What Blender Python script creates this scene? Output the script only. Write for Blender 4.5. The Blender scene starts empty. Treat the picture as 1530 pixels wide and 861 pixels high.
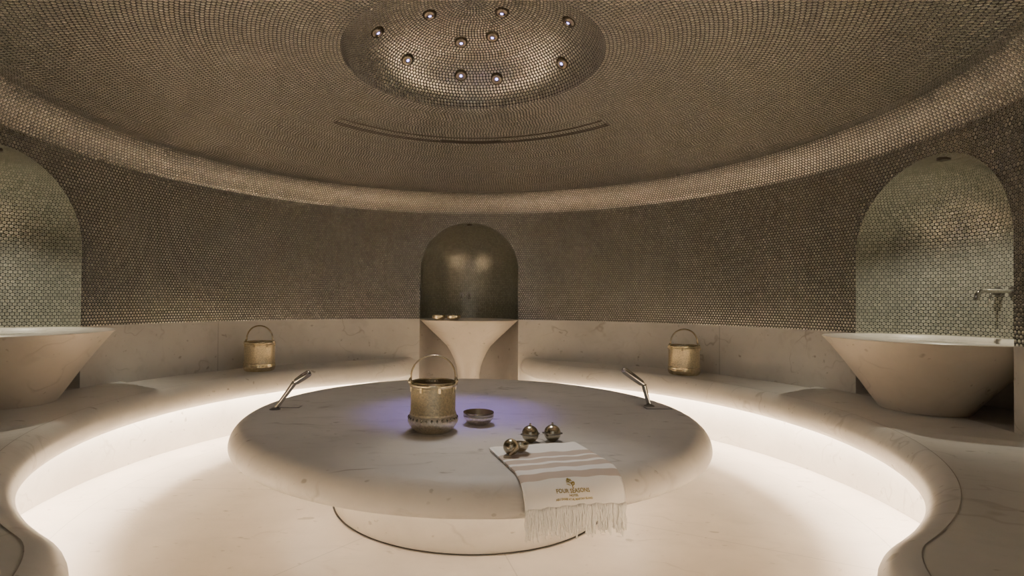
import bpy, bmesh, math, random
from math import sin, cos, pi, sqrt, radians, hypot, atan2, tan
from mathutils import Vector, Matrix
random.seed(7)
col = bpy.context.scene.collection
R_WALL, R_CH, A_N = 2.306, 2.259, 0.4627      # wall radius, niche chord distance, niche half width
Z_DADO, Z_BENCH, Z_COVE = 0.8067, 0.45, 1.80
H_SLAB = 0.428
NICHES = {'back': 0.0, 'right': 1.5985, 'left': -1.6025}
Z_SPRING = 1.262
WALL_END = radians(158)

# ------------------------------------------------------------------ helpers
def link(name, me, mat=None, parent=None, smooth=True):
    o = bpy.data.objects.new(name, me); col.objects.link(o)
    if mat: me.materials.append(mat)
    if parent: o.parent = parent
    if smooth:
        for p in me.polygons: p.use_smooth = True
    return o

def mesh(name, verts, faces, mat=None, parent=None, smooth=True, uvs=None, weld=False, sharp=None):
    me = bpy.data.meshes.new(name)
    me.from_pydata([tuple(v) for v in verts], [], faces)
    me.update()
    if uvs is not None:
        lay = me.uv_layers.new(name='UVMap')
        for p in me.polygons:
            for li in p.loop_indices:
                lay.data[li].uv = uvs[me.loops[li].vertex_index]
    if weld:
        bm = bmesh.new(); bm.from_mesh(me)
        bmesh.ops.remove_doubles(bm, verts=bm.verts, dist=1e-5)
        bmesh.ops.recalc_face_normals(bm, faces=bm.faces)
        bm.to_mesh(me); bm.free()
    o = link(name, me, mat, parent, smooth)
    if sharp:
        me.set_sharp_from_angle(angle=radians(sharp))
    return o

class MB:
    def __init__(s): s.v = []; s.f = []
    def add(s, v, f):
        n = len(s.v); s.v += [tuple(a) for a in v]; s.f += [tuple(i + n for i in q) for q in f]
    def grid(s, rows, closed=False):
        n = len(s.v); m = len(rows[0])
        for r in rows: s.v += [tuple(a) for a in r]
        for i in range(len(rows) - 1):
            for j in range(m if closed else m - 1):
                k = (j + 1) % m
                s.f.append((n + i*m + j, n + i*m + k, n + (i+1)*m + k, n + (i+1)*m + j))
    def lathe(s, prof, seg=48, c=(0, 0, 0), sx=1, sy=1):
        rows = [[(c[0] + r*sx*cos(2*pi*j/seg), c[1] + r*sy*sin(2*pi*j/seg), c[2] + z) for j in range(seg)] for r, z in prof]
        s.grid(rows, True)
        n = len(s.v)
    def tube(s, pts, r, seg=12, cap=True, flat=None):
        pts = [Vector(p) for p in pts]; rows = []
        up = None
        for i, p in enumerate(pts):
            t = (pts[min(i+1, len(pts)-1)] - pts[max(i-1, 0)]).normalized()
            if up is None:
                up = Vector((0, 0, 1)) if abs(t.z) < .9 else Vector((0, 1, 0))
            a = t.cross(up).normalized(); b = a.cross(t).normalized(); up = b
            rr = r[i] if isinstance(r, (list, tuple)) else r
            f = flat or 1
            rows.append([p + a*rr*cos(2*pi*j/seg) + b*rr*f*sin(2*pi*j/seg) for j in range(seg)])
        n = len(s.v); s.grid(rows, True)
        if cap:
            s.f.append(tuple(n + j for j in range(seg))[::-1])
            s.f.append(tuple(n + (len(rows)-1)*seg + j for j in range(seg)))
    def box(s, c, d, rz=0):
        x, y, z = d[0]/2, d[1]/2, d[2]/2
        v = []
        for sx, sy, sz in ((-1,-1,-1),(1,-1,-1),(1,1,-1),(-1,1,-1),(-1,-1,1),(1,-1,1),(1,1,1),(-1,1,1)):
            a, b = sx*x, sy*y
            v.append((c[0] + a*cos(rz) - b*sin(rz), c[1] + a*sin(rz) + b*cos(rz), c[2] + sz*z))
        s.add(v, [(0,3,2,1),(4,5,6,7),(0,1,5,4),(1,2,6,5),(2,3,7,6),(3,0,4,7)])
    def build(s, name, mat, parent=None, smooth=True, sharp=None, weld=True):
        return mesh(name, s.v, s.f, mat, parent, smooth, weld=weld, sharp=sharp)

def empty(name, loc=(0, 0, 0), rz=0):
    o = bpy.data.objects.new(name, None); col.objects.link(o)
    o.location = loc; o.rotation_euler = (0, 0, rz); o.empty_display_size = .05
    return o
def tag(o, label, cat, group=None):
    o['label'] = label; o['category'] = cat
    if group: o['group'] = group
    return o
def struct(o):
    o['kind'] = 'structure'; return o
def copy_tree(o, parent=None):
    c = o.copy(); col.objects.link(c); c.parent = parent
    for ch in list(o.children): copy_tree(ch, c)
    return c

# ------------------------------------------------------------------ node helper
class NT:
    def __init__(s, name):
        s.m = bpy.data.materials.new(name); s.m.use_nodes = True
        s.t = s.m.node_tree; s.n = s.t.nodes; s.n.clear()
        s.out = s.n.new('ShaderNodeOutputMaterial')
        s.b = s.n.new('ShaderNodeBsdfPrincipled')
        s.t.links.new(s.b.outputs[0], s.out.inputs[0])
    def set(s, sock, val):
        if hasattr(val, 'is_output'): s.t.links.new(val, sock)
        else: sock.default_value = val
    def math(s, op, a, b=None, c=None, clamp=False):
        n = s.n.new('ShaderNodeMath'); n.operation = op; n.use_clamp = clamp
        s.set(n.inputs[0], a)
        if b is not None: s.set(n.inputs[1], b)
        if c is not None: s.set(n.inputs[2], c)
        return n.outputs[0]
    def node(s, typ, **kw):
        n = s.n.new(typ)
        for k, v in kw.items(): setattr(n, k, v)
        return n
    def noise(s, vec, scale, detail=3, rough=.5, dist=0):
        n = s.n.new('ShaderNodeTexNoise')
        s.set(n.inputs['Vector'], vec); n.inputs['Scale'].default_value = scale
        n.inputs['Detail'].default_value = detail; n.inputs['Roughness'].default_value = rough
        n.inputs['Distortion'].default_value = dist
        return n.outputs[0]
    def ramp(s, v, pts):
        n = s.n.new('ShaderNodeValToRGB'); s.set(n.inputs[0], v)
        e = n.color_ramp.elements
        while len(e) < len(pts): e.new(.5)
        for el, (p, c) in zip(e, pts):
            el.position = p; el.color = (c, c, c, 1) if not hasattr(c, '__len__') else (*c, 1)
        return n.outputs[0]
    def mix(s, f, a, b, typ='MIX'):
        n = s.n.new('ShaderNodeMix'); n.data_type = 'RGBA'; n.blend_type = typ
        s.set(n.inputs[0], f); s.set(n.inputs[6], (*a, 1) if isinstance(a, tuple) else a); s.set(n.inputs[7], (*b, 1) if isinstance(b, tuple) else b)
        return n.outputs[2]
    def bump(s, h, strength=.5, dist=.01):
        n = s.n.new('ShaderNodeBump'); s.set(n.inputs['Height'], h)
        n.inputs['Strength'].default_value = strength; n.inputs['Distance'].default_value = dist
        s.t.links.new(n.outputs[0], s.b.inputs['Normal'])
    def obj(s, scale=(1, 1, 1), rot=(0, 0, 0)):
        tc = s.n.new('ShaderNodeTexCoord'); mp = s.n.new('ShaderNodeMapping')
        mp.inputs['Scale'].default_value = scale; mp.inputs['Rotation'].default_value = rot
        s.t.links.new(tc.outputs['Object'], mp.inputs[0]); return mp.outputs[0]
    def p(s, **kw):
        for k, v in kw.items():
            k = {'color': 'Base Color', 'rough': 'Roughness', 'metal': 'Metallic', 'spec': 'Specular IOR Level', 'coat': 'Coat Weight'}.get(k, k)
            if isinstance(v, tuple) and len(v) == 3: v = (*v, 1)
            s.set(s.b.inputs[k], v)
        return s.m

# ------------------------------------------------------------------ materials
def marble(name, base, rough=.32, rot=.4, amt=1.0, seams=None, specks=1.0):
    t = NT(name)
    v = t.obj((1, 1, 1), (0, 0, rot))
    cloud = t.noise(v, 1.9, 6, .6)
    c = t.mix(t.ramp(cloud, [(.3, 0), (.7, 1)]), tuple(x*.82 for x in base), tuple(min(1, x*1.05) for x in base))
    # soft grey smears
    streak = t.noise(t.obj((1.5, 5, 4), (.2, .35, rot)), 2.6, 6, .62, .6)
    c = t.mix(t.ramp(streak, [(.55, 0), (.78, .34*amt)]), c, tuple(x*y for x, y in zip(base, (.56, .54, .51))))
    # thin broken veins
    vn = t.noise(t.obj((1.3, 2.6, 2.2), (.3, .5, rot+.9)), 1.3, 3, .5, .1)
    ridge = t.math('SUBTRACT', 1.0, t.math('DIVIDE', t.math('ABSOLUTE', t.math('SUBTRACT', vn, .5)), .012), clamp=True)
    msk = t.ramp(t.noise(v, 3.1, 2, .5), [(.50, 0), (.66, .55*amt)])
    c = t.mix(t.math('MULTIPLY', ridge, msk), c, tuple(x*y for x, y in zip(base, (.45, .42, .38))))
    # small dark specks, two sizes
    for sc_, lo, hi, k in ((9.0, .70, .75, .62), (19.0, .705, .75, .42)):
        sp = t.noise(t.obj((1, 1.9, 1.7), (.1, .3, rot+.5)), sc_, 2, .5)
        c = t.mix(t.ramp(sp, [(lo, 0), (hi, k*specks)]), c, tuple(x*y for x, y in zip(base, (.34, .31, .27))))
    if seams: c = seams(t, c, base)
    t.p(color=c, rough=rough, spec=.5)
    return t.m

def floor_seams(t, c, base):
    g = t.n.new('ShaderNodeNewGeometry'); s = t.n.new('ShaderNodeSeparateXYZ'); t.t.links.new(g.outputs['Position'], s.inputs[0])
    x, y = s.outputs[0], s.outputs[1]
    r = t.math('SQRT', t.math('ADD', t.math('MULTIPLY', x, x), t.math('MULTIPLY', y, y)))
    ring = t.math('LESS_THAN', t.math('ABSOLUTE', t.math('SUBTRACT', r, 1.783)), .0028)
    a = t.math('ARCTAN2', x, y)
    k = t.math('DIVIDE', t.math('ADD', a, .20), 2*pi/7)
    fr = t.math('ABSOLUTE', t.math('SUBTRACT', t.math('FRACT', k), .5))
    rad = t.math('LESS_THAN', t.math('MULTIPLY', t.math('MULTIPLY', fr, 2*pi/7), r), .0024)
    rad = t.math('MULTIPLY', rad, t.math('LESS_THAN', r, 1.783))
    return t.mix(t.math('MULTIPLY', t.math('MAXIMUM', ring, rad), .45), c, tuple(v*.5 for v in base))

def dado_seams(t, c, base):
    g = t.n.new('ShaderNodeNewGeometry'); s = t.n.new('ShaderNodeSeparateXYZ'); t.t.links.new(g.outputs['Position'], s.inputs[0])
    a = t.math('ARCTAN2', s.outputs[0], s.outputs[1])
    d = t.math('ABSOLUTE', t.math('SUBTRACT', t.math('ABSOLUTE', a), radians(55.5)))
    return t.mix(t.math('MULTIPLY', t.math('LESS_THAN', d, .0016), .5), c, tuple(v*.45 for v in base))

MARB = (.725, .70, .65)
M_slab = marble('marble_slab', (.60, .565, .52), .52, .5, 1.9)
M_slab.node_tree.nodes['Principled BSDF'].inputs['Specular IOR Level'].default_value = .3
M_bench = marble('marble_bench', MARB, .34, -.3, .8)
M_riser = marble('marble_riser', (.75, .70, .63), .4, .2, .7)
M_floor = marble('marble_floor', (.80, .715, .62), .42, .15, .7, floor_seams, .8)
M_dado = marble('marble_dado', MARB, .36, 1.0, 1.2, dado_seams)
M_joint = marble('marble_joint', (.40, .36, .31), .6, 0, .3)
M_basin = marble('marble_basin', (.72, .66, .58), .32, .8, .6)
M_nichemarb = marble('marble_niche', (.52, .49, .455), .4, .8, .8)

P_T = .0210; H_ROW = P_T*.866
def mosaic(name, mode, rho=1.0, tint=(.235, .19, .135), rough=.20, metal=.75, dome=None, highlight_band=None, fill=.385):
    """penny-round mosaic; UV.x = angle around the axis, UV.y = distance along the profile"""
    t = NT(name)
    uv = t.n.new('ShaderNodeUVMap'); uv.uv_map = 'UVMap'
    s = t.n.new('ShaderNodeSeparateXYZ'); t.t.links.new(uv.outputs[0], s.inputs[0])
    th, d = s.outputs[0], s.outputs[1]
    q = t.math('DIVIDE', d, H_ROW)
    k = t.math('FLOOR', q)
    ly = t.math('MULTIPLY', t.math('SUBTRACT', t.math('FRACT', q), .5), H_ROW)
    if mode == 'const':
        N = float(round(2*pi*rho/P_T))
    else:
        rk = t.math('MULTIPLY', t.math('ADD', k, .5), H_ROW)
        if mode == 'ring': rk = t.math('MULTIPLY', rk, .99)
        else: rk = t.math('MULTIPLY', t.math('SINE', t.math('MULTIPLY', rk, pi/2/dome[1])), dome[0])
        N = t.math('MAXIMUM', t.math('ROUND', t.math('DIVIDE', t.math('MULTIPLY', rk, 2*pi), P_T)), 1)
    w = t.math('ADD', t.math('MULTIPLY', t.math('ADD', t.math('DIVIDE', th, 2*pi), 3), N), t.math('MULTIPLY', t.math('MODULO', k, 2), .5))
    if mode != 'const':
        rn = t.n.new('ShaderNodeTexWhiteNoise'); rn.noise_dimensions = '1D'; t.t.links.new(k, rn.inputs['W'])
        w = t.math('ADD', w, rn.outputs['Value'])
    lx = t.math('MULTIPLY', t.math('SUBTRACT', t.math('FRACT', w), .5), P_T)
    rr = t.math('SQRT', t.math('ADD', t.math('MULTIPLY', lx, lx), t.math('MULTIPLY', ly, ly)))
    cid = t.n.new('ShaderNodeCombineXYZ'); t.set(cid.inputs[0], t.math('FLOOR', w)); t.set(cid.inputs[1], k)
    wn = t.n.new('ShaderNodeTexWhiteNoise'); wn.noise_dimensions = '2D'; t.t.links.new(cid.outputs[0], wn.inputs['Vector'])
    sc = t.n.new('ShaderNodeSeparateXYZ'); t.t.links.new(wn.outputs['Color'], sc.inputs[0])
    r1, r2, r3 = sc.outputs
    rad = P_T*fill
    tile = t.math('SUBTRACT', 1.0, t.math('SMOOTH_MIN', t.math('MAXIMUM', t.math('DIVIDE', t.math('SUBTRACT', rr, rad*.80), rad*.26), 0), 1, .1), clamp=True)
    hgt = t.math('SUBTRACT', .0022, t.math('MULTIPLY', t.math('MULTIPLY', rr, rr), 8.0))
    hgt = t.math('ADD', hgt, t.math('MULTIPLY', lx, t.math('MULTIPLY', t.math('SUBTRACT', r1, .5), .03)))
    hgt = t.math('ADD', hgt, t.math('MULTIPLY', ly, t.math('MULTIPLY', t.math('SUBTRACT', r2, .5), .03)))
    val = t.math('ADD', .85, t.math('MULTIPLY', r3, .3))
    hs = t.n.new('ShaderNodeHueSaturation'); hs.inputs['Color'].default_value = (*tint, 1)
    t.set(hs.inputs['Value'], val); t.set(hs.inputs['Hue'], t.math('ADD', .485, t.math('MULTIPLY', r1, .03)))
    c = t.mix(tile, tuple(v*(.14 if highlight_band else .07) for v in tint), hs.outputs[0])
    if highlight_band:      # reflected floor glow painted into the cove tile colour, fading at both edges
        a = t.math('MULTIPLY', t.math('DIVIDE', t.math('SUBTRACT', d, highlight_band[0]), .11), 1.0, clamp=True)
        b = t.math('MULTIPLY', t.math('DIVIDE', t.math('SUBTRACT', highlight_band[1], d), .10), 1.0, clamp=True)
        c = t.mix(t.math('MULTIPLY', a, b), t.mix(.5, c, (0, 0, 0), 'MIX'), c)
    t.p(color=c, metal=t.math('MULTIPLY', tile, metal), rough=t.math('ADD', t.math('MULTIPLY', t.math('SUBTRACT', 1, tile), .45), rough), spec=.5)
    t.bump(hgt, 1.0, 1.0)
    return t.m
TINT = (.62, .60, .54)
M_wall = mosaic('mosaic_wall', 'const', R_WALL, TINT)
M_ceil = mosaic('mosaic_ceiling', 'ring', tint=TINT)
M_niche = mosaic('mosaic_niche', 'const', A_N, (.58, .58, .48), .21, .62, fill=.43)
OC_R, OC_H, OC_Z = .66, .32, 2.208
def ell_arc(n=200):
    L = 0; prev = None
    for i in range(n+1):
        a = pi/2*i/n; q = (OC_R*sin(a), OC_H*cos(a))
        if prev: L += hypot(q[0]-prev[0], q[1]-prev[1])
        prev = q
    return L
OC_L = ell_arc()
M_oculus = mosaic('mosaic_oculus', 'dome', tint=TINT, dome=(OC_R, OC_L))

def simple(name, color, rough=.3, metal=0.0, **kw):
    t = NT(name); return t.p(color=color, rough=rough, metal=metal, **kw)
def emboss(name, color, rough, scale, strength):
    t = NT(name)
    v = t.obj()
    vo = t.n.new('ShaderNodeTexVoronoi'); vo.feature = 'SMOOTH_F1'; t.t.links.new(v, vo.inputs['Vector']); vo.inputs['Scale'].default_value = scale
    n2 = t.noise(v, scale*1.7, 3, .6)
    h = t.math('ADD', t.math('MULTIPLY', vo.outputs['Distance'], .7), t.math('MULTIPLY', n2, .5))
    c = t.mix(t.ramp(h, [(.35, 0), (.75, 1)]), color, tuple(x*.68 for x in color))
    t.p(color=c, rough=rough, metal=1.0)
    t.bump(h, strength, .006)
    return t.m
BR = (.90, .78, .54)
M_brass = emboss('brass_hammered', BR, .36, 150, .42)
M_brass_s = emboss('brass_smooth', BR, .22, 40, .06)
M_silver = emboss('silver_worn', (.85, .78, .66), .34, 140, .4)
M_silver_s = emboss('silver_polished', (.50, .45, .34), .22, 25, .05)
M_inside = simple('vessel_inside', (.34, .27, .17), .4, .9)
M_chrome = simple('chrome', (.62, .60, .57), .12, 1.0)
M_chromed = simple('chrome_dark', (.20, .19, .18), .3, .9)
M_dark = simple('dark_gap', (.02, .018, .015), .7)
M_slot = simple('dark_bronze', (.045, .038, .03), .5, .3)
M_ribbon = simple('ribbon_cloth', (.62, .5, .33), .8)
M_gold = simple('gold_thread', (.36, .26, .05), .5, .3)
M_fringe = simple('fringe_cotton', (.95, .92, .86), .9)
def towel_mat():
    t = NT('towel_cotton')
    uv = t.n.new('ShaderNodeUVMap'); uv.uv_map = 'UVMap'
    s = t.n.new('ShaderNodeSeparateXYZ'); t.t.links.new(uv.outputs[0], s.inputs[0])
    m = None
    for a, b in ((.107, .156), (.172, .211), (.231, .273), (.300, .330)):
        q = t.math('MULTIPLY', t.math('GREATER_THAN', s.outputs[1], a), t.math('LESS_THAN', s.outputs[1], b))
        m = q if m is None else t.math('MAXIMUM', m, q)
    w = t.n.new('ShaderNodeTexWave'); w.inputs['Scale'].default_value = 160; w.bands_direction = 'Y'
    t.t.links.new(uv.outputs[0], w.inputs['Vector'])
    c = t.mix(m, (.95, .92, .88), (.62, .52, .44))
    t.p(color=c, rough=.92, spec=.15)
    t.bump(t.math('ADD', t.noise(uv.outputs[0], 220, 2), w.outputs['Fac']), .15, .002)
    return t.m
M_towel = towel_mat()
def emit(name, color, st):
    t = NT(name); t.n.remove(t.b); e = t.n.new('ShaderNodeEmission')
    e.inputs[0].default_value = (*color, 1); e.inputs[1].default_value = st
    t.t.links.new(e.outputs[0], t.out.inputs[0]); return t.m
WARM = (1.0, .83, .635)
M_led = emit('led_warm', WARM, 92.0)
M_lens = emit('lens_violet', (.36, .30, 1.0), 4.5)
M_lensw = simple('lens_glass', (.05, .05, .045), .35)

# ------------------------------------------------------------------ wall with three arched openings
def ang(a):
    while a > pi: a -= 2*pi
    while a < -pi: a += 2*pi
    return a
AL = math.asin(A_N/R_WALL)
def arch_top(s):
    D = sqrt(max(0, R_WALL**2 - s*s))
    return Z_SPRING + sqrt(max(0, A_N**2 - s*s - (D-R_CH)**2))
th_list = set()
for i in range(0, 361): th_list.add(round(-WALL_END + 2*WALL_END*i/360, 6))
edges = []
for nm, c in NICHES.items():
    th_list = {t for t in th_list if abs(t-c) > AL + .004}
    for i in range(0, 61):
        s = -A_N*cos(pi*i/60)
        th_list.add(round(c + math.asin(s/R_WALL), 6))
th_list = sorted(th_list)
def base_at(th, mid, lo):
    for c in NICHES.values():
        if abs(mid-c) < AL - 1e-5:
            return arch_top(R_WALL*sin(min(max(th-c, -AL), AL)))
    return lo
def wall_strip(lo, hi, NR, skip_niche=False):
    V, F, U = [], [], []
    for a, b in zip(th_list[:-1], th_list[1:]):
        mid = (a+b)/2
        if skip_niche and any(abs(mid-c) < AL-1e-5 for c in NICHES.values()): continue
        za, zb = base_at(a, mid, lo), base_at(b, mid, lo)
        n = len(V)
        for j in range(NR+1):
            f = j/NR
            for th, z0 in ((a, za), (b, zb)):
                z = z0 + (hi-z0)*f
                V.append((R_WALL*sin(th), R_WALL*cos(th), z)); U.append((th, z))
        for j in range(NR):
            i = n + 2*j
            F.append((i, i+1, i+3, i+2))
    return V, F, U
V, F, U = wall_strip(Z_DADO, Z_COVE, 8)
me_uv = {}
def struct_mesh(name, V, F, U, mat, weld=True):
    # weld keeps UVs because they are written per loop before the merge
    return struct(mesh(name, V, F, mat, uvs=U, weld=weld))
struct_mesh('wall_back', V, F, U, M_wall)
V, F, U = wall_strip(.0, Z_DADO, 1, True)
Vd = [(v[0]*.9995, v[1]*.9995, v[2]) for v in V]
for side in ('left', 'right'):
    sg = -1 if side == 'left' else 1
    f2 = [f for f in F if sum(Vd[i][0] for i in f)*sg > 0]
    struct(mesh('baseboard_' + side, Vd, f2, M_dado, weld=True))
    bm = bmesh.new(); o = bpy.data.objects['baseboard_' + side]; bm.from_mesh(o.data)
    bmesh.ops.delete(bm, geom=[v for v in bm.verts if not v.link_faces], context='VERTS'); bm.to_mesh(o.data); bm.free()

# ------------------------------------------------------------------ cove and ceiling
def bez(p0, p1, p2, p3, n):
    out = []
    for i in range(n+1):
        t = i/n; u = 1-t
        out.append(tuple(u**3*a + 3*u*u*t*b + 3*u*t*t*c + t**3*d for a, b, c, d in zip(p0, p1, p2, p3)))
    return out
cove = [(R_WALL, Z_COVE), (2.3045, 1.812), (2.300, 1.823)]
for k in range(11):                      # gently curved facet between wall and ceiling
    nrm = radians(37.5 + 11.0*k/10)
    cove.append((cove[-1][0] - .0195*sin(nrm)*(1 if k else .6), cove[-1][1] + .0195*cos(nrm)*(1 if k else .6)))
e_r, e_z = cove[-1]
cove += bez((e_r, e_z), (e_r-.012, e_z+.009), (2.115, 1.978), (2.095, 1.982), 6)
ceilp = bez((2.095, 1.982), (1.80, 2.040), (1.2, 2.145), (OC_R+.01, 2.205), 24) + [(OC_R, 2.207)]
def revolve(name, prof, mat, seg, s0=0.0, s_of=None, tmax=pi):
    V, F, U = [], [], []; s = s0; prev = None
    for i, (r, z) in enumerate(prof):
        if prev: s += hypot(r-prev[0], z-prev[1])
        prev = (r, z)
        for j in range(seg+1):
            th = -tmax + 2*tmax*j/seg
            V.append((r*sin(th), r*cos(th), z)); U.append((th, s_of(r, s) if s_of else s))
    for i in range(len(prof)-1):
        for j in range(seg):
            a = i*(seg+1)+j
            F.append((a, a+1, a+seg+2, a+seg+1))
    return struct(mesh(name, V, F, mat, uvs=U, weld=True))
M_cove = mosaic('mosaic_cove_lit', 'const', R_WALL, (1.0, .97, .90), .22, .95, highlight_band=(Z_COVE+.01, Z_COVE+.245), fill=.42)  # wall mosaic with a brighter tint that paints in the cove highlight
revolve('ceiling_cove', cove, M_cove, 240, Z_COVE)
revolve('ceiling', ceilp, M_ceil, 240, 0, lambda r, s: r/.99*1.006)
dome = [(OC_R*cos(pi/2*i/28), OC_Z - .001 + (OC_H+.005)*sin(pi/2*i/28)) for i in range(28)] + [(.0005, OC_Z+.004+OC_H)]
LT = [0]
for a, b in zip(dome[:-1], dome[1:]): LT.append(LT[-1] + hypot(a[0]-b[0], a[1]-b[1]))
dm = {round(r, 6): LT[-1]-l for (r, z), l in zip(dome, LT)}
revolve('ceiling_oculus', dome, M_oculus, 160, 0, lambda r, s: dm[round(r, 6)])

# ------------------------------------------------------------------ niches
def niche(side, phi, zfloor):
    dx, dy = sin(phi), cos(phi); tx, ty = cos(phi), -sin(phi)
    def pt(lat, out, z): return (dx*(R_CH+out) + tx*lat, dy*(R_CH+out) + ty*lat, z)
    NS = 48
    def ring(z, e):
        rho = A_N*cos(e)
        lo = 0.0
        if e > 0:
            a, b = 0.0, pi/2
            for _ in range(40):
                m = (a+b)/2; lat, out = rho*cos(m), rho*sin(m)
                if R_CH+out < sqrt(R_WALL**2-lat*lat): a = m
                else: b = m
            lo = b
        return [(lo + (pi-2*lo)*j/NS) for j in range(NS+1)], rho
    V, F, U = [], [], []
    rows = [(Z_DADO + (Z_SPRING-Z_DADO)*i/6, 0.0) for i in range(6)]
    emax = math.acos(.0475/A_N)
    rows += [(None, emax*sin(pi/2*i/26)) for i in range(27)]
    for z, e in rows:
        zz = z if z is not None else Z_SPRING + A_N*sin(e)
        sv = z if z is not None else Z_SPRING + A_N*e
        angs, rho = ring(zz, e)
        for a in angs:
            V.append(pt(rho*cos(a), rho*sin(a), zz)); U.append((a, sv))
    m = NS+1
    for i in range(len(rows)-1):
        for j in range(NS): F.append((i*m+j, i*m+j+1, (i+1)*m+j+1, (i+1)*m+j))
    # crown cap
    o = struct(mesh('wall_niche_' + side, V, F, M_niche, uvs=U))
    mb = MB()
    mb.grid([[pt(A_N*cos(pi*j/NS), A_N*sin(pi*j/NS), z) for j in range(NS+1)] for z in (zfloor, Z_DADO)])
    n = len(mb.v)
    fl = [pt(A_N*cos(pi*j/NS), A_N*sin(pi*j/NS), zfloor) for j in range(NS+1)]
    if zfloor > .1:
        fl += [(R_WALL*.999*sin(phi+a), R_WALL*.999*cos(phi+a), zfloor) for a in (-AL, -AL/2, 0, AL/2, AL)]
    mb.v += fl; mb.f.append(tuple(range(n, n+len(fl))))
    struct(mb.build('wall_niche_base_' + side, M_nichemarb, smooth=True, sharp=30))
    return pt
NP = {}
for side, phi in NICHES.items():
    NP[side] = niche(side, phi, 0.001 if side == 'back' else Z_BENCH-.0005)

# ------------------------------------------------------------------ floor
fl = MB()
fl.lathe([(.001, 0), (.6, 0), (1.2, 0), (1.8, 0), (2.28, 0)], 96)
fl.v += [(-1.2, -3.6, -.001), (1.2, -3.6, -.001), (1.2, -1.9, -.001), (-1.2, -1.9, -.001)]
n = len(fl.v); fl.f.append((n-4, n-3, n-2, n-1))
struct(fl.build('floor', M_floor))

# entrance reveal behind the camera
for side, sg in (('left', -1), ('right', 1)):
    ex = R_WALL*sin(WALL_END); ey = R_WALL*cos(WALL_END)
    P_ = [(sg*(ex+.03), ey-.004), (sg*.69, ey-.004), (sg*.69, -3.75)]
    mb = MB(); mb.grid([[(x, y, z) for x, y in P_] for z in (0, 1.2, 2.35)])
    struct(mb.build('wall_entrance_' + side, M_dado, smooth=False))
# ------------------------------------------------------------------ benches
def bench_path():
    P = []
    R0 = 1.76
    # rounded end beside the back basin niche
    a0 = radians(12.3)
    p0 = Vector((2.30*sin(a0), 2.30*cos(a0)))
    a1 = radians(33)
    p3 = Vector((R0*sin(a1), R0*cos(a1)))
    t3 = Vector((cos(a1), -sin(a1)))
    for i in range(24):
        t = i/24; u = 1-t
        P.append(u**3*p0 + 3*u*u*t*(p0 + Vector((.005, -.42))) + 3*u*t*t*(p3 - t3*.30) + t**3*p3)
    a2 = radians(147)
    for i in range(81):
        a = a1 + (a2-a1)*i/80
        P.append(Vector((R0*sin(a), R0*cos(a))))
    p0 = P[-1]; t0 = Vector((cos(a2), -sin(a2)))
    p3 = Vector((.70, -2.08))
    for i in range(1, 21):
        t = i/20; u = 1-t
        P.append(u**3*p0 + 3*u*u*t*(p0 + t0*.2) + 3*u*t*t*(p3 + Vector((0, .2))) + t**3*p3)
    P.append(Vector((.70, -2.14)))
    return P
PATH = bench_path()
def path_normals(P):
    N = []
    for i in range(len(P)):
        t = (P[min(i+1, len(P)-1)] - P[max(i-1, 0)]).normalized()
        n = Vector((-t.y, t.x))          # outward (away from the pit) for the right side
        if n.dot(P[i]) < 0: n = -n
        N.append(n)
    return N
PN = path_normals(PATH)
def clampR(p, R=2.296):
    l = p.length
    return p*(R/l) if l > R else p
def seat_drop(th, r):
    """shallow scooped seats between the niches, flat platforms in front of them"""
    d = abs(th)
    def sec(a_wall, a_lip, sgn):
        k = min(max((r-1.80)/(2.30-1.80), 0), 1)
        return a_lip + (a_wall-a_lip)*k**.8
    k = min(max((r-1.80)/.17, 0), 1)
    depth = .015*(k*k*(3-2*k))
    if d < sec(radians(73.4), radians(79), 1): return depth*min(1, max(0, (d-radians(15))/.10))
    if d > sec(radians(108.8), radians(104.5), 1): return depth
    return 0
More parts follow.
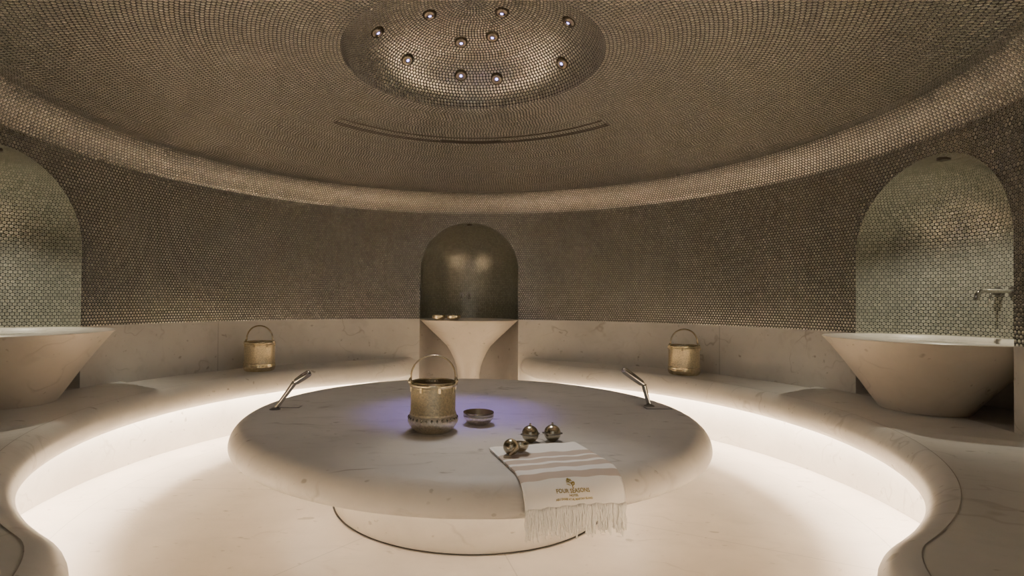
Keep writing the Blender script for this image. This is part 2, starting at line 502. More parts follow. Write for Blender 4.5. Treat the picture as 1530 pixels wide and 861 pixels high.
def bench(sg, label):
    root = empty('curved_bench', (sg*2.0, 0, 0)); tag(root, label, 'bench', 'built-in curved stone benches')
    off = Vector((-sg*2.0, 0, 0))
    def w(p, z): return Vector((sg*p.x, p.y, z)) + off
    # lip with rounded nose
    NB = 14
    rows = []
    for p, n in zip(PATH, PN):
        row = []
        for j in range(NB+1):
            a = pi*j/NB
            q = clampR(p + n*(.075 - .075*sin(a)))
            row.append(w(q, .375 + .075*cos(a)))
        row.append(w(clampR(p + n*.13), .30))
        row.append(w(clampR(p + n*.135), .36))
        rows.append(row)
    mb = MB(); mb.grid(rows)
    mb.build('bench_lip', M_bench, root, sharp=50)
    # top surface
    ths = []
    mb = MB(); NT_ = 22
    rows = []
    fine = []
    for i in range(len(PATH)-1):
        for f in ((0, .25, .5, .75) if 24 < i < 105 else (0,)):
            fine.append((PATH[i].lerp(PATH[i+1], f), PN[i].lerp(PN[i+1], f).normalized()))
    fine.append((PATH[-1], PN[-1]))
    for p, n in fine:
        s = clampR(p + n*.075)
        e = s.normalized()*2.303
        row = []
        for j in range(NT_+1):
            q = s.lerp(e, j/NT_)
            row.append(w(q, Z_BENCH - seat_drop(atan2(q.x, q.y), q.length)))
        rows.append(row)
    mb.grid(rows)
    mb.build('seat', M_bench, root, sharp=38)
    mb = MB(); rows = []
    for p, n in fine:
        rows.append([w(clampR(p + n*(.0745+k)), Z_BENCH + .0006) for k in (0, .0026)])
    mb.grid(rows); mb.build('stone_joint', M_joint, root)
    # underside and riser
    mb = MB()
    rows = []
    for p, n in zip(PATH, PN):
        a = clampR(p + n*.135); b = clampR(p + n*.277); 
        rows.append([w(a, .36), w(b, .36)])
    mb.grid(rows); mb.build('soffit', M_riser, root)
    mb = MB(); rows = []
    for p, n in zip(PATH, PN):
        b = clampR(p + n*.277)
        rows.append([w(b, .36), w(b, .001)])
    mb.grid(rows); mb.build('riser', M_riser, root)
    mb = MB(); rows = []
    for i, (p, n) in enumerate(zip(PATH, PN)):
        if i < 9: continue
        a = clampR(p + n*.185, 2.25); b = clampR(p + n*.205, 2.27)
        rows.append([w(a, .352), w(b, .352)])
    mb.grid(rows); o = mb.build('light_strip', M_led, root, weld=False)
    o['label'] = 'warm white light strip under the lip'
bench(-1, 'curved marble wall bench on the left with glowing light under its lip')
bench(1, 'curved marble wall bench on the right with glowing light under its lip')

# ------------------------------------------------------------------ round slab
slab = empty('round_marble_slab', (0, 0, 0))
tag(slab, 'large round grey marble slab with rounded rim on a drum base in the room centre', 'slab')
prof = [(.001, H_SLAB), (.3, H_SLAB), (.6, H_SLAB), (.9, H_SLAB), (1.02, H_SLAB)]
prof += [(1.035 + .09*sin(a), .345 + (.083 if a < pi/2 else .045)*cos(a)) for a in [pi*i/32 for i in range(33)]]
prof += [(1.0, .30), (.60, .30)]
mb = MB(); mb.lathe(prof, 192); mb.build('slab_top', M_slab, slab)
mb = MB(); mb.lathe([(.668, .302), (.668, .006), (.664, .001), (.3, .001)], 128); mb.build('drum_base', M_riser, slab, sharp=40)
mb = MB(); mb.lathe([(.663, .004), (.676, .004)], 128); mb.build('shadow_gap', M_slot, slab)
mb = MB(); mb.lathe([(.80, .296), (.82, .296)], 128); o = mb.build('light_strip', emit('led_under_slab', WARM, 8.0), slab)

# ------------------------------------------------------------------ basins
def basin(side, label, prof_w, front, z0, cav):
    phi = NICHES[side]
    c = (sin(phi)*R_CH, cos(phi)*R_CH)
    root = empty('marble_basin', (c[0], c[1], z0), -phi)      # local +y points into the niche, x lateral
    tag(root, label, 'basin', 'marble wash basins in the wall niches')
    NS = 64
    def outline(wd, fr, bk, z, n=NS):
        row = []
        for j in range(n):
            a = 2*pi*j/n
            x = wd*cos(a); y = sin(a)
            row.append((x, y*(bk if y > 0 else fr), z))
        return row
    rows = []
    for z, wd, fr in prof_w:
        bk = min(A_N-.003, wd*1.0) if wd < .4 else A_N-.003
        rows.append(outline(min(wd, A_N-.003), fr, min(bk, wd), z-z0))
    zt = prof_w[-1][0]
    wd, fr = A_N-.003, prof_w[-1][2]
    mb = MB(); mb.grid(rows, True)
    # rim: from outer edge to cavity edge, then cavity
    cy, cw, cf, cb, cd = cav
    def cav_row(k, dz, m=1):
        row = []
        for j in range(NS):
            a = 2*pi*j/NS; y = sin(a)
            row.append((cw*k*cos(a), cy + y*k*(cb if y > 0 else cf), zt - z0 + dz))
        return row
    outer = rows[-1]
    mb.grid([outer, [tuple(v) for v in outline(wd-.004, fr-.004, wd-.004, zt-z0+.004)], cav_row(1.0, .004), cav_row(.985, -.002), cav_row(.93, -.03), cav_row(.75, -.075), cav_row(.4, -.1), cav_row(.01, -.105)], True)
    mb.build('bowl_body', M_basin, root, sharp=50)
    mb = MB()
    mb.grid([cav_row(.992, -.012), cav_row(.5, -.012), cav_row(.005, -.012)], True)
    t = NT('basin_water_' + side)
    t.p(color=(.85, .9, .86), rough=.03, IOR=1.33)
    t.b.inputs['Transmission Weight'].default_value = 1.0
    mb.build('water', t.m, root)
    return root
ZR = Z_DADO - .004
CENT = [(0.002, .165, .165), (.06, .125, .125), (.15, .102, .102), (.28, .103, .103), (.36, .112, .11), (.43, .135, .13), (.50, .168, .16), (.56, .205, .185), (.63, .275, .235), (.69, .340, .285), (.75, .402, .335), (.79, .445, .375), (ZR, .4597, .395)]
SIDE = [(.451, .185, .165), (.50, .220, .195), (.56, .265, .230), (.62, .312, .266), (.68, .358, .305), (.74, .408, .345), (.78, .440, .375), (ZR, .4597, .395)]
basin('back', 'goblet shaped marble basin on a slim stem in the arched niche at the back', CENT, .395, 0.0, (.13, .30, .25, .24, .1))
basin('right', 'flared marble basin standing on the bench in the right arched niche', SIDE, .395, Z_BENCH, (.06, .38, .30, .32, .1))
basin('left', 'flared marble basin standing on the bench in the left arched niche', SIDE, .395, Z_BENCH, (.06, .38, .30, .32, .1))

# ------------------------------------------------------------------ wall faucets
def faucet(side, label, group=None):
    phi = NICHES[side]
    c = (sin(phi)*R_CH, cos(phi)*R_CH)
    root = empty('wall_faucet', (c[0] + sin(phi)*(A_N-.001), c[1] + cos(phi)*(A_N-.001), 1.045), -phi)
    tag(root, label, 'faucet', 'wall faucets over the basins')
    mb = MB(); mb.tube([(0, 0.0, 0), (0, -.012, 0)], [.026, .026], 24); 
    mb.build('wall_flange', M_chromed, root, sharp=40)
    mb = MB()
    mb.tube([(0, -.008, 0), (0, -.15, .002), (0, -.175, -.002), (0, -.186, -.016), (0, -.188, -.045)], [.010, .010, .010, .0105, .0115], 16)
    mb.build('spout', M_chrome, root, sharp=50)
    h = MB(); h.tube([(-.075, -.0, 0), (-.075, -.012, 0)], [.024, .024], 24); h.tube([(-.075, -.01, 0), (-.075, -.05, 0)], [.017, .016], 20)
    h.build('valve_body', M_chromed, root, sharp=40)
    h = MB(); h.tube([(-.075, -.045, .0), (-.075, -.052, -.03), (-.075, -.056, -.06)], [.006, .005, .006], 12)
    h.build('handle', M_chrome, root)
faucet('back', 'small chrome wall faucet above the goblet basin in the back niche')
faucet('right', 'chrome wall faucet with long spout over the right basin')

# ------------------------------------------------------------------ niche downlights
for side in ('back', 'right', 'left'):
    phi = NICHES[side]; out = .115
    zl = Z_SPRING + sqrt(A_N**2 - out**2) - .002
    loc = (sin(phi)*(R_CH+out), cos(phi)*(R_CH+out), zl)
    root = empty('niche_downlight', loc, -phi)
    tag(root, {'back': 'small round downlight in the crown of the back niche', 'right': 'small round downlight in the crown of the right niche', 'left': 'small round downlight in the crown of the left niche'}[side], 'light', 'downlights in the niche crowns')
    mb = MB(); mb.lathe([(.016, -.004), (.026, -.006), (.030, .0), (.03, .012)], 24); mb.build('trim_ring', M_slot, root)
    mb = MB(); mb.lathe([(.001, -.001), (.017, -.001)], 24); mb.build('lens', M_lensw, root)
    ld = bpy.data.lights.new('niche_spot', 'SPOT'); ld.energy = .3 if side == 'back' else 15.0; ld.spot_size = radians(96); ld.spot_blend = .8; ld.color = (1, .92, .72); ld.shadow_soft_size = .02
    lo = bpy.data.objects.new('niche_spot', ld); col.objects.link(lo); lo.parent = root; lo.location = (0, 0, -.02)

# ------------------------------------------------------------------ oculus lights
OCL = [(563.5, (-.511, .096, 2.405), 'w', 'small silvery ceiling light nearest the left rim of the round recess'),
 (641.7, (-.233, .10, 2.503), 'v', 'violet ceiling light near the top of the recess, left of its centre'),
 (750.3, (.154, .092, 2.516), 'v', 'violet ceiling light near the top of the recess, right of its centre'),
 (850.5, (.495, -.001, 2.42), 'v', 'dark rimmed violet ceiling light at the upper right of the recess'),
 (736, (.113, .298, 2.488), 'v', 'right one of the two violet ceiling lights in the middle of the recess'),
 (689, (-.067, .347, 2.478), 'v', 'left one of the two violet ceiling lights in the middle of the recess'),
 (608.5, (-.383, .384, 2.39), 'v', 'violet ceiling light at the lower left of the recess'),
 (840.5, (.516, .305, 2.342), 'w', 'pale ceiling light with bright ring at the lower right of the recess'),
 (688.5, (-.07, .558, 2.375), 'v', 'left one of the two lowest ceiling lights in the recess'),
 (742.5, (.154, .562, 2.358), 'v', 'right one of the two lowest ceiling lights in the recess')]
mb1 = MB(); mb1.lathe([(.0080, -.007), (.0125, -.013), (.021, -.0155), (.031, -.012), (.038, -.004), (.040, .012)], 28)
mb2 = MB(); mb2.lathe([(.0005, -.0125), (.005, -.0115), (.0085, -.008)], 16)
proto = empty('ceiling_light')
ring_o = mb1.build('light_ring', simple('bronze_ring', (.22, .195, .16), .25, 1.0), proto); lens_o = mb2.build('lens', M_lens, proto)
for i, (u, p, k, lab) in enumerate(OCL):
    o = proto if i == 0 else copy_tree(proto)
    nrm = Vector((p[0]/OC_R**2, p[1]/OC_R**2, (p[2]-OC_Z)/OC_H**2)).normalized()
    o.location = Vector(p) - nrm*.004 + Vector((0, 0, .004))
    o.rotation_mode = 'QUATERNION'; o.rotation_quaternion = Vector((0, 0, 1)).rotation_difference(nrm)
    tag(o, lab, 'light', 'small lights in the round ceiling recess')

# ------------------------------------------------------------------ ceiling slot
def ceil_z(r):
    for (r1, z1), (r2, z2) in zip(ceilp[:-1], ceilp[1:]):
        if r2 <= r <= r1:
            return z1 + (z2-z1)*(r1-r)/(r1-r2)
    return 2.2
slot = empty('ceiling_slot', (0, 1.15, 2.14))
tag(slot, 'narrow curved air slot in the mosaic ceiling below the round recess', 'air vent')
def arc_strip(r0, r1, t0, t1, dz, n=80, h=.012):
    rows = []
    for i in range(n+1):
        th = t0 + (t1-t0)*i/n
        rows.append([(r*sin(th), r*cos(th)-1.15, ceil_z(r) - 2.14 + z) for r, z in ((r0, .002), (r0, dz), (r1, dz), (r1, .002))])
    return rows
TS = radians(50.4); TG = radians(11)
mb = MB()
mb.grid(arc_strip(1.088, 1.093, -TS, TS, -.004)); mb.grid(arc_strip(1.164, 1.170, -TS, TS, -.004))
mb.grid(arc_strip(1.088, 1.170, -TS-.004, -TS, -.004, 2)); mb.grid(arc_strip(1.088, 1.170, TS, TS+.004, -.004, 2))
mb.build('slot_frame', M_slot, slot, smooth=False)
mb = MB(); mb.grid(arc_strip(1.135, 1.163, -TG, TG, -.006, 30)); mb.build('grille', M_slot, slot, smooth=False)
for ta, tb in ((-TS, -TG), (TG, TS)):
    mb = MB(); mb.grid(arc_strip(1.146, 1.150, ta, tb, -.003)); mb.build('air_gap', M_dark, slot, smooth=False)

# ------------------------------------------------------------------ buckets
def bucket_handle(mb, r, z, h, tr, n=28):
    pts = []
    for i in range(n+1):
        a = pi*i/n
        pts.append((-r*cos(a), 0, z + h*(sin(a)**.85)))
    mb.tube(pts, tr, 10)
def front_bucket():
    root = empty('metal_bucket')
    mb = MB()
    mb.lathe([(.001, .001), (.062, .0), (.072, .004), (.088, .018), (.100, .036), (.1035, .048), (.102, .058), (.0965, .068), (.0935, .072)], 64)
    mb.build('bulged_base', M_silver, root)
    # beaded band
    mb = MB()
    for k in range(30):
        a = 2*pi*k/30
        cx, cy = .0985*cos(a), .0985*sin(a)
        mb.lathe([(.0001, -.008), (.0042, -.005), (.006, 0), (.0042, .005), (.0001, .008)], 8, (cx, cy, .058))
    mb.build('beaded_band', M_silver_s, root)
    mb = MB()
    mb.lathe([(.0935, .070), (.0955, .076), (.0935, .082), (.0915, .084), (.0915, .172), (.0895, .176), (.0895, .184)], 64)
    mb.build('embossed_body', M_brass, root)
    mb = MB()
    mb.lathe([(.0895, .183), (.0945, .186), (.0955, .194), (.093, .203), (.0905, .205), (.0885, .203), (.088, .19)], 64)
    for k in range(8):
        a = 2*pi*k/8 + .2
        mb.box((.093*cos(a), .093*sin(a), .178), (.008, .010, .020), a)
    mb.build('rim', M_brass_s, root, sharp=60)
    mb = MB(); mb.lathe([(.0882, .200), (.087, .10), (.082, .03), (.06, .02), (.001, .02)], 48); mb.build('inner_wall', M_inside, root)
    for s in (-1, 1):
        mb = MB(); mb.tube([(s*.093, 0, .188), (s*.095, 0, .205), (s*.093, 0, .219)], [.007, .009, .005], 10); mb.build('handle_ear', M_brass_s, root)
    mb = MB(); bucket_handle(mb, .092, .212, .098, .0034); mb.build('handle', M_brass_s, root)
    return root
b = front_bucket(); b.scale = (1.02, 1.02, 1.02); b.location = (-.159, -.478, H_SLAB); b.rotation_euler = (0, 0, .12)
tag(b, 'embossed metal bucket with bulged base standing on the round marble slab', 'bucket')
def bench_bucket():
    root = empty('brass_bucket')
    mb = MB()
    mb.lathe([(.001, .001), (.098, .0), (.108, .006), (.115, .022), (.1165, .040), (.112, .050), (.115, .055), (.111, .060)], 64)
    mb.build('base_ring', M_brass_s, root)
    mb = MB()
    mb.lathe([(.111, .058), (.114, .064), (.114, .070), (.111, .075), (.111, .192), (.1135, .197), (.1105, .202)], 64)
    mb.build('embossed_body', M_brass, root)
    mb = MB()
    mb.lathe([(.1105, .201), (.114, .204), (.115, .215), (.112, .222), (.108, .220), (.107, .20)], 64)
    for k in range(8):
        a = 2*pi*k/8 + .2
        mb.box((.113*cos(a), .113*sin(a), .196), (.008, .012, .020), a)
    mb.build('rim', M_brass_s, root, sharp=60)
    mb = MB(); mb.lathe([(.1075, .215), (.105, .10), (.10, .03), (.001, .02)], 48); mb.build('inner_wall', M_inside, root)
    for s in (-1, 1):
        mb = MB(); mb.tube([(s*.111, 0, .205), (s*.114, 0, .222), (s*.111, 0, .236)], [.007, .009, .005], 10); mb.build('handle_ear', M_brass_s, root)
    mb = MB(); bucket_handle(mb, .107, .228, .112, .0055); mb.build('handle', M_brass_s, root)
    return root
bl = bench_bucket()
br = copy_tree(bl)
def bench_z(x, y):
    return Z_BENCH - seat_drop(atan2(x, y), hypot(x, y))
for o, x, y, rz, lab in ((bl, -1.597, 1.335, -.15, 'gold brass bucket with upright handle on the left bench against the wall'),
                         (br, 1.628, 1.30, .1, 'gold brass bucket with upright handle on the right bench against the wall')):
    zs = max(bench_z(x+.1*cos(a), y+.1*sin(a)) for a in [k*pi/6 for k in range(12)])
    o.location = (x, y, zs+.0005); o.rotation_euler = (0, 0, rz)
    tag(o, lab, 'bucket', 'brass buckets on the side benches')

# ------------------------------------------------------------------ bowls
def metal_bowl(mat, r, h):
    root = empty('metal_bowl')
    mb = MB()
    rows = []
    prof = [(.30, 0), (.42, .01), (.62, .10), (.80, .27), (.93, .47), (.985, .62), (.99, .70), (.965, .74), (.985, .80), (1.0, .90), (.985, 1.0), (.955, 1.0), (.945, .9), (.90, .55), (.7, .22), (.4, .1), (.001, .08)]
    mb.lathe([(.001, 0)] + [(a*r, b*h) for a, b in prof[:7]], 56)
    mb.build('bowl_body', mat, root)
    mb = MB(); mb.lathe([(a*r, b*h) for a, b in prof[6:12]], 56); mb.build('rim', M_brass_s if mat is M_brass_s else M_silver_s, root)
    mb = MB(); mb.lathe([(a*r, b*h) for a, b in prof[11:]], 56); mb.build('bowl_inside', M_inside if mat is not M_brass_s else M_brass_s, root)
    return root
bw = metal_bowl(M_silver, .0685, .056); bw.location = (.035, -.352, H_SLAB)
tag(bw, 'silver metal bowl beside the bucket on the round slab', 'bowl')
b1 = metal_bowl(M_brass_s, .062, .046)
b2 = copy_tree(b1)
b1.location = (-.268, 1.99, ZR+.0045); b2.location = (-.138, 1.945, ZR+.0045)
tag(b1, 'left one of two small brass bowls on the back basin rim', 'bowl', 'brass bowls on the back basin')
tag(b2, 'right one of two small brass bowls on the back basin rim', 'bowl', 'brass bowls on the back basin')

# ------------------------------------------------------------------ round metal soap cases
def soap_ball():
    root = empty('round_soap_case')
    R = .0325
    lo = [(R*sin(a), R - R*cos(a)) for a in [.02 + (pi/2-.02)*i/14 for i in range(15)]]
    lo[0] = (.001, 0)
    mb = MB(); mb.lathe([(.001, 0), (.012, .0)] + [q for q in lo if q[0] > .013], 40); mb.build('lower_shell', M_silver_s, root)
    mb = MB(); mb.lathe([(R*cos(a), R + R*sin(a)) for a in [pi/2*i/14 for i in range(14)]] + [(.0005, 2*R)], 40); mb.build('upper_shell', M_silver_s, root)
    mb = MB(); mb.lathe([(R-.0005, R-.002), (R+.0018, R-.0015), (R+.0018, R+.0015), (R-.0005, R+.002)], 40); mb.build('seam_band', M_chromed, root)
    for s in (-1, 1):
        mb = MB(); mb.lathe([(.0001, -.004), (.003, -.003), (.0042, 0), (.003, .003), (.0001, .004)], 12, (s*(R+.003), 0, R)); mb.build('hinge_knob', M_chromed, root)
    mb = MB(); mb.lathe([(.007, 2*R-.002), (.005, 2*R+.001), (.0025, 2*R+.002), (.0045, 2*R+.005), (.0035, 2*R+.008), (.0001, 2*R+.009)], 16); mb.build('finial', M_silver_s, root)
    return root
s1 = soap_ball(); s2 = copy_tree(s1)
s1.location = (.229, -.648, H_SLAB); s1.rotation_euler = (0, 0, .25)
s2.location = (.318, -.632, H_SLAB); s2.rotation_euler = (0, 0, -.1)
tag(s1, 'closed round metal ball case on the slab, directly behind the towel top edge', 'soap case', 'closed metal ball cases')
tag(s2, 'closed round metal ball case farthest right on the slab behind the towel', 'soap case', 'closed metal ball cases')

# ------------------------------------------------------------------ towel draped over the slab edge
WT = radians(15.0); TW = .345; A0 = (.0640, -.774)
wv = (cos(WT), sin(WT)); lv = (sin(WT), -cos(WT))
def T(s, t, off):
    bx, by = A0[0] + s*wv[0], A0[1] + s*wv[1]
    def hr(rho):
        B = bx*lv[0] + by*lv[1]; C = bx*bx + by*by - rho*rho
        return -B + sqrt(B*B - C)
    pl = [(0, H_SLAB+off)]
    for i in range(19):
        a = pi/2*i/18
        pl.append((hr(1.035 + (.09+off)*sin(a)), .345 + (.083+off)*cos(a)))
    pl.append((pl[-1][0]+.004, -.2))
    for i in range(len(pl)-1):
        L = hypot(pl[i+1][0]-pl[i][0], pl[i+1][1]-pl[i][1])
        if t <= L or i == len(pl)-2:
            k = t/L; h = pl[i][0] + k*(pl[i+1][0]-pl[i][0]); z = pl[i][1] + k*(pl[i+1][1]-pl[i][1]); break
        t -= L
    return Vector((bx + h*lv[0], by + h*lv[1], z))
towel = empty('hammam_towel', (A0[0], A0[1], H_SLAB))
tag(towel, 'white towel with beige stripes and fringe draped over the front edge of the slab', 'towel')
TOFF = Vector((A0[0], A0[1], H_SLAB))
T_HEM = .416
def ripple(s, t): return .0011*sin(s*38+t*9) + .0009*sin(s*75-t*20+1)
def sheet(t0, t1, off0, off1, s0, s1, nm, mat):
    NS, NTt = 40, 70
    V, F, U = [], [], []
    for lay in (0, 1):
        for i in range(NTt+1):
            t = t0 + (t1-t0)*i/NTt
            for j in range(NS+1):
                s = s0 + (s1-s0)*j/NS
                off = (off1 + ripple(s, t)) if lay else off0
                ed = min(j, NS-j, 3)/3
                if lay: off = off0 + (off-off0)*(.55 + .45*sqrt(1-(1-ed)**2))
                V.append(T(s, t, off)-TOFF); U.append((s, t))
    m = (NS+1); L = m*(NTt+1)
    for i in range(NTt):
        for j in range(NS):
            a = i*m+j
            F.append((a, a+m, a+m+1, a+1)); F.append((L+a, L+a+1, L+a+m+1, L+a+m))
    for i in range(NTt):
        for j in (0, NS):
            a = i*m+j; q = (a, L+a, L+a+m, a+m)
            F.append(q if j else q[::-1])
    for j in range(NS):
        for i in (0, NTt):
            a = i*m+j; q = (a, a+1, L+a+1, L+a)
            F.append(q if i == 0 else q[::-1])
    return mesh(nm, V, F, mat, towel, uvs=U)
sheet(.004, T_HEM-.012, .0012, .0065, .002, TW-.003, 'lower_fold', M_towel)
sheet(0, T_HEM, .0078, .0135, 0, TW, 'top_fold', M_towel)
# fringe
mb = MB()
nf = 40
for layer in range(2):
    for k in range(nf):
        s = TW*(k+.5)/nf + random.uniform(-.002, .002)
        ln = random.uniform(.070, .092); sway = random.uniform(-.008, .008); out = random.uniform(0, .006)
        for q in range(3):
            pts = []
            ss = s + (q-1)*.0022
            for i in range(7):
                f = i/6
                t = T_HEM - .003 + ln*f*(1 + .05*q)
                p = T(ss + sway*f*f + .002*sin(f*9+k*1.7+q*2), t, .008 + .004*layer + out*f + .0015*sin(f*11 + k))
                pts.append(p - TOFF)
            mb.tube(pts, [.0026, .0028, .0024, .0022, .0021, .002, .0013], 5)
mb.build('fringe', M_fringe, towel, weld=False)
# embroidered lettering and emblem
def text_mesh(body, size, s_c, t_base, mat, nm, space=1.0, parent=towel, bold=0.0, wfit=None, slope=0.0):
    cu = bpy.data.curves.new('text', 'FONT'); cu.body = body; cu.size = size; cu.align_x = 'CENTER'; cu.space_character = space
    cu.offset = bold; cu.resolution_u = 3
    ob = bpy.data.objects.new('text', cu); col.objects.link(ob)
    dg = bpy.context.evaluated_depsgraph_get(); dg.update()
    me = bpy.data.meshes.new_from_object(ob.evaluated_get(dg))
    bpy.data.objects.remove(ob); bpy.data.curves.remove(cu)
    xs = [v.co.x for v in me.vertices]; wd = max(xs)-min(xs); mid = (max(xs)+min(xs))/2
    k = wfit/wd if wfit else 1
    for v in me.vertices:
        x = (v.co.x-mid)*k
        s = s_c + x; t = t_base - v.co.y + slope*x
        v.co = T(s, t, .0146 + ripple(s, t)) - TOFF
    me.name = nm
    o = link(nm, me, mat, parent, smooth=False)
    return o
SC = .158
text_mesh('FOUR SEASONS', .0175, SC, .3815, M_gold, 'lettering', bold=.0004, wfit=.112)
text_mesh('HOTEL', .0085, SC, .3915, M_gold, 'lettering', bold=.0003, wfit=.030)
text_mesh('ABU DHABI AT AL MARYAH ISLAND', .0085, SC, .4025, M_gold, 'lettering', bold=.0003, wfit=.124)
# emblem: small leaning tree made of leaf clumps
mb = MB()
def blob(cx, cy, rx, ry, rot, n=14):
    v = []
    for i in range(n):
        a = 2*pi*i/n
        x, y = rx*cos(a), ry*sin(a)
        s = SC - .004 + .95*cx + x*cos(rot) - y*sin(rot); t = .3655 - .95*(cy + x*sin(rot) + y*cos(rot))
        v.append(T(s, t, .0147 + ripple(s, t)) - TOFF)
    mb.add(v, [tuple(range(n))])
for q in ((-.004, .030, .0045, .0022, .5), (.002, .0275, .006, .0020, -.25), (-.006, .025, .0055, .0020, .35), (.003, .0225, .0065, .0019, -.3), (-.006, .0195, .0065, .0020, .2),
          (.0095, .0155, .006, .0022, .75), (.014, .013, .0022, .0052, -.4), (.0055, .0115, .0022, .006, .1), (.0105, .0075, .0060, .0018, .5),
          (-.0065, .0095, .0075, .0014, -.45), (.001, .015, .006, .0014, -.6), (.006, .002, .0012, .006, .05), (.008, .0, .004, .0010, .1)):
    blob(*q)
mb.build('emblem', M_gold, towel, smooth=False, weld=False)

# ------------------------------------------------------------------ opened soap case on the towel
ZT = H_SLAB + .0146
oc = empty('open_soap_case', (.148, -.857, ZT), .0)
tag(oc, 'opened round metal case with beige ribbon lying on the towel corner', 'soap case')
R = .0295
mb = MB()
mb.lathe([(.001, 0), (.010, .0005)] + [(R*sin(a), R - R*cos(a)) for a in [.4 + (pi/2-.4)*i/10 for i in range(11)]] + [(R+.001, R+.003), (R-.002, R+.003)] + [((R-.003)*cos(a), R+.001 - (R-.003)*sin(a)) for a in [pi/2*i/8 for i in range(1, 9)]], 40, (.024, .022, 0))
mb.build('cup', M_silver_s, oc)
mb = MB()
Rl = .0275; cx, cy, cz = -.012, -.016, Rl+.001
mb.lathe([(.0005, -Rl)] + [(Rl*sin(a), -Rl*cos(a)) for a in [pi*i/20 for i in range(1, 20)]] + [(.0005, Rl)], 40, (cx, cy, cz))
mb.build('lid_ball', M_silver_s, oc)
pts = []
for i in range(22):
    f = i/21; a = 1.35 - 2.6*f
    rr = Rl + .0018
    az = -pi/2 + .55*sin(f*5.2) + .25
    pts.append((cx + rr*cos(a)*cos(az), cy + rr*cos(a)*sin(az), max(cz + rr*sin(a), .003)))
pts += [(cx-.004, cy-.030, .0035), (cx-.018, cy-.032, .0035), (cx-.028, cy-.030, .003)]
mb = MB(); mb.tube(pts, .0034, 8); mb.build('ribbon', M_ribbon, oc, weld=False)

# ------------------------------------------------------------------ hand showers in the slab
def hand_shower(base, elbow, tip, plate_c, lab):
    root = empty('hand_shower', base); B = Vector(base)
    tag(root, lab, 'hand shower', 'chrome hand showers at the slab edge')
    e = Vector(elbow)-B; t = Vector(tip)-B
    mb = MB(); mb.lathe([(.001, .010), (.014, .010), (.019, .006), (.026, .004), (.027, .0005)], 28); mb.build('socket', M_chromed, root)
    mb = MB(); mb.tube([(0, 0, .003), e*.06, e*.5, e*.94, e], [.009, .0105, .0115, .013, .0135], 18); mb.build('handle', M_chrome, root)
    d = (t-e)
    mb = MB(); mb.tube([e - d*.04, e + d*.02, e + d*.12, e + d*.5, e + d*.88, e + d*.98, t], [.006, .012, .0165, .0185, .018, .014, .004], 20, flat=1.0)
    mb.build('spray_head', M_chrome, root)
    # spray face on the underside of the head
    dn = d.normalized(); side = dn.cross(Vector((0, 1, 0))).normalized()
    pc = Vector(plate_c)-B
    mb = MB(); mb.box((pc.x, pc.y, .001), (.135, .052, .0016)); mb.build('deck_plate', M_chromed, root, smooth=False)
    mb = MB(); mb.box((pc.x, pc.y, .0020), (.118, .036, .0008)); mb.build('plate_cover', M_slab, root, smooth=False)
hand_shower((-.97, -.066, H_SLAB), (-.875, -.066, .561), (-.797, -.066, .614), (-.93, .0, 0), 'chrome hand shower standing at the left edge of the round slab')
hand_shower((.946, .089, H_SLAB), (.917, .089, .541), (.803, .089, .622), (.972, .035, 0), 'chrome hand shower standing at the right edge of the round slab')

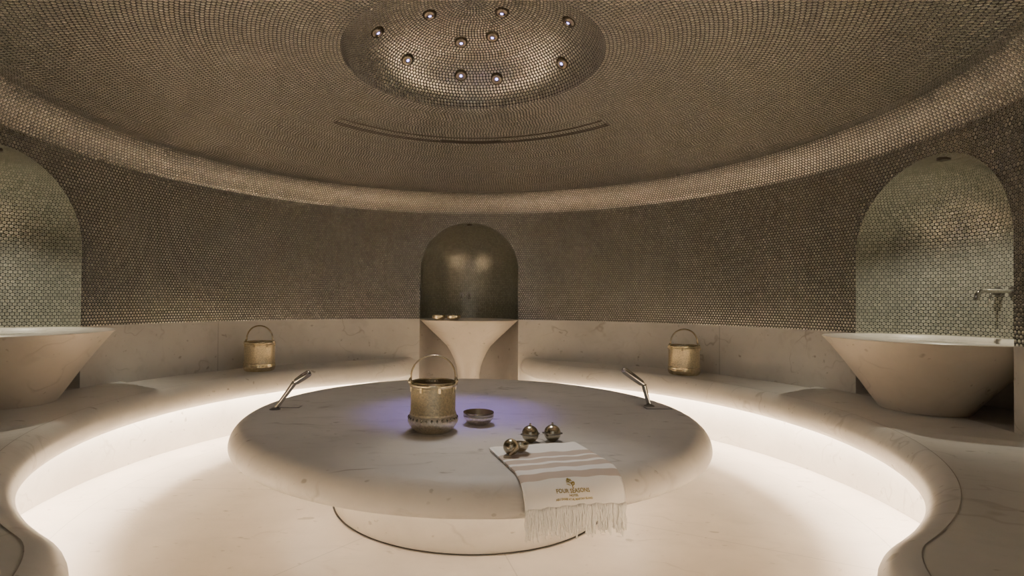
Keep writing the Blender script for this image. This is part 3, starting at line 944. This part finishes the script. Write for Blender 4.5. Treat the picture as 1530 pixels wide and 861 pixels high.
# ------------------------------------------------------------------ lights
def spot(name, loc, target, energy, color, size, blend, soft):
    ld = bpy.data.lights.new(name, 'SPOT'); ld.energy = energy; ld.color = color
    ld.spot_size = radians(size); ld.spot_blend = blend; ld.shadow_soft_size = soft
    o = bpy.data.objects.new(name, ld); col.objects.link(o); o.location = loc
    o.rotation_euler = (Vector(target)-Vector(loc)).to_track_quat('-Z', 'Y').to_euler(); return o
spot('violet_spot', (-.05, .15, 2.40), (-.06, -.08, .43), 52, (.26, .17, 1.0), 33, 1.0, .05)
spot('recess_spot', (.0, .0, 2.40), (0, 0, .43), 14, (1, .96, .92), 150, 1.0, .35)  # broad soft fill added to lift the room, placed in the recess

spot('recess_spot', (.02, .05, 2.38), (.14, -.92, .43), 30, (1, .93, .86), 36, 1.0, .12)
# soft fill light added behind the camera, at the unseen entrance
ad = bpy.data.lights.new('entrance_fill', 'AREA'); ad.energy = 2.5; ad.color = (1, .95, .88); ad.shape = 'RECTANGLE'; ad.size = 1.6; ad.size_y = 1.6
ao = bpy.data.objects.new('entrance_fill', ad); col.objects.link(ao); ao.location = (0, -3.9, 1.6); ao.rotation_euler = (radians(90), 0, 0)

w = bpy.data.worlds.new('World'); bpy.context.scene.world = w; w.use_nodes = True
w.node_tree.nodes['Background'].inputs[0].default_value = (1, .95, .88, 1)
w.node_tree.nodes['Background'].inputs[1].default_value = .04

# ------------------------------------------------------------------ camera
f, yh, cx, cy, psi, E_ = 790.0812, 440.4797, -.0204, -2.7057, .0046, .9707
roll, ppx, pitch = .0082, 701.4381, .0136
s, c = sin(psi), cos(psi); cp, sp = cos(pitch), sin(pitch)
fw = Vector((s*cp, c*cp, sp)); r0 = Vector((c, -s, 0)); u0 = Vector((-s*sp, -c*sp, cp))
xr = r0*cos(roll) + u0*sin(roll); yu = u0*cos(roll) - r0*sin(roll)
cam = bpy.data.cameras.new('camera'); co = bpy.data.objects.new('camera', cam); col.objects.link(co)
M = Matrix((xr, yu, -fw)).transposed().to_4x4(); M.translation = (cx, cy, E_)
co.matrix_world = M
cam.sensor_width = 36; cam.lens = f/1530*36
cam.shift_x = (765-ppx)/1530; cam.shift_y = (yh-430.5)/1530
cam.clip_start = .02
bpy.context.scene.camera = co
sc = bpy.context.scene
sc.view_settings.view_transform = 'AgX'
sc.view_settings.look = 'None'
sc.view_settings.exposure = 0.86
sc.view_settings.gamma = 1.12
sc.cycles.max_bounces = 8; sc.cycles.diffuse_bounces = 6; sc.cycles.glossy_bounces = 4
sc.cycles.use_denoising = True
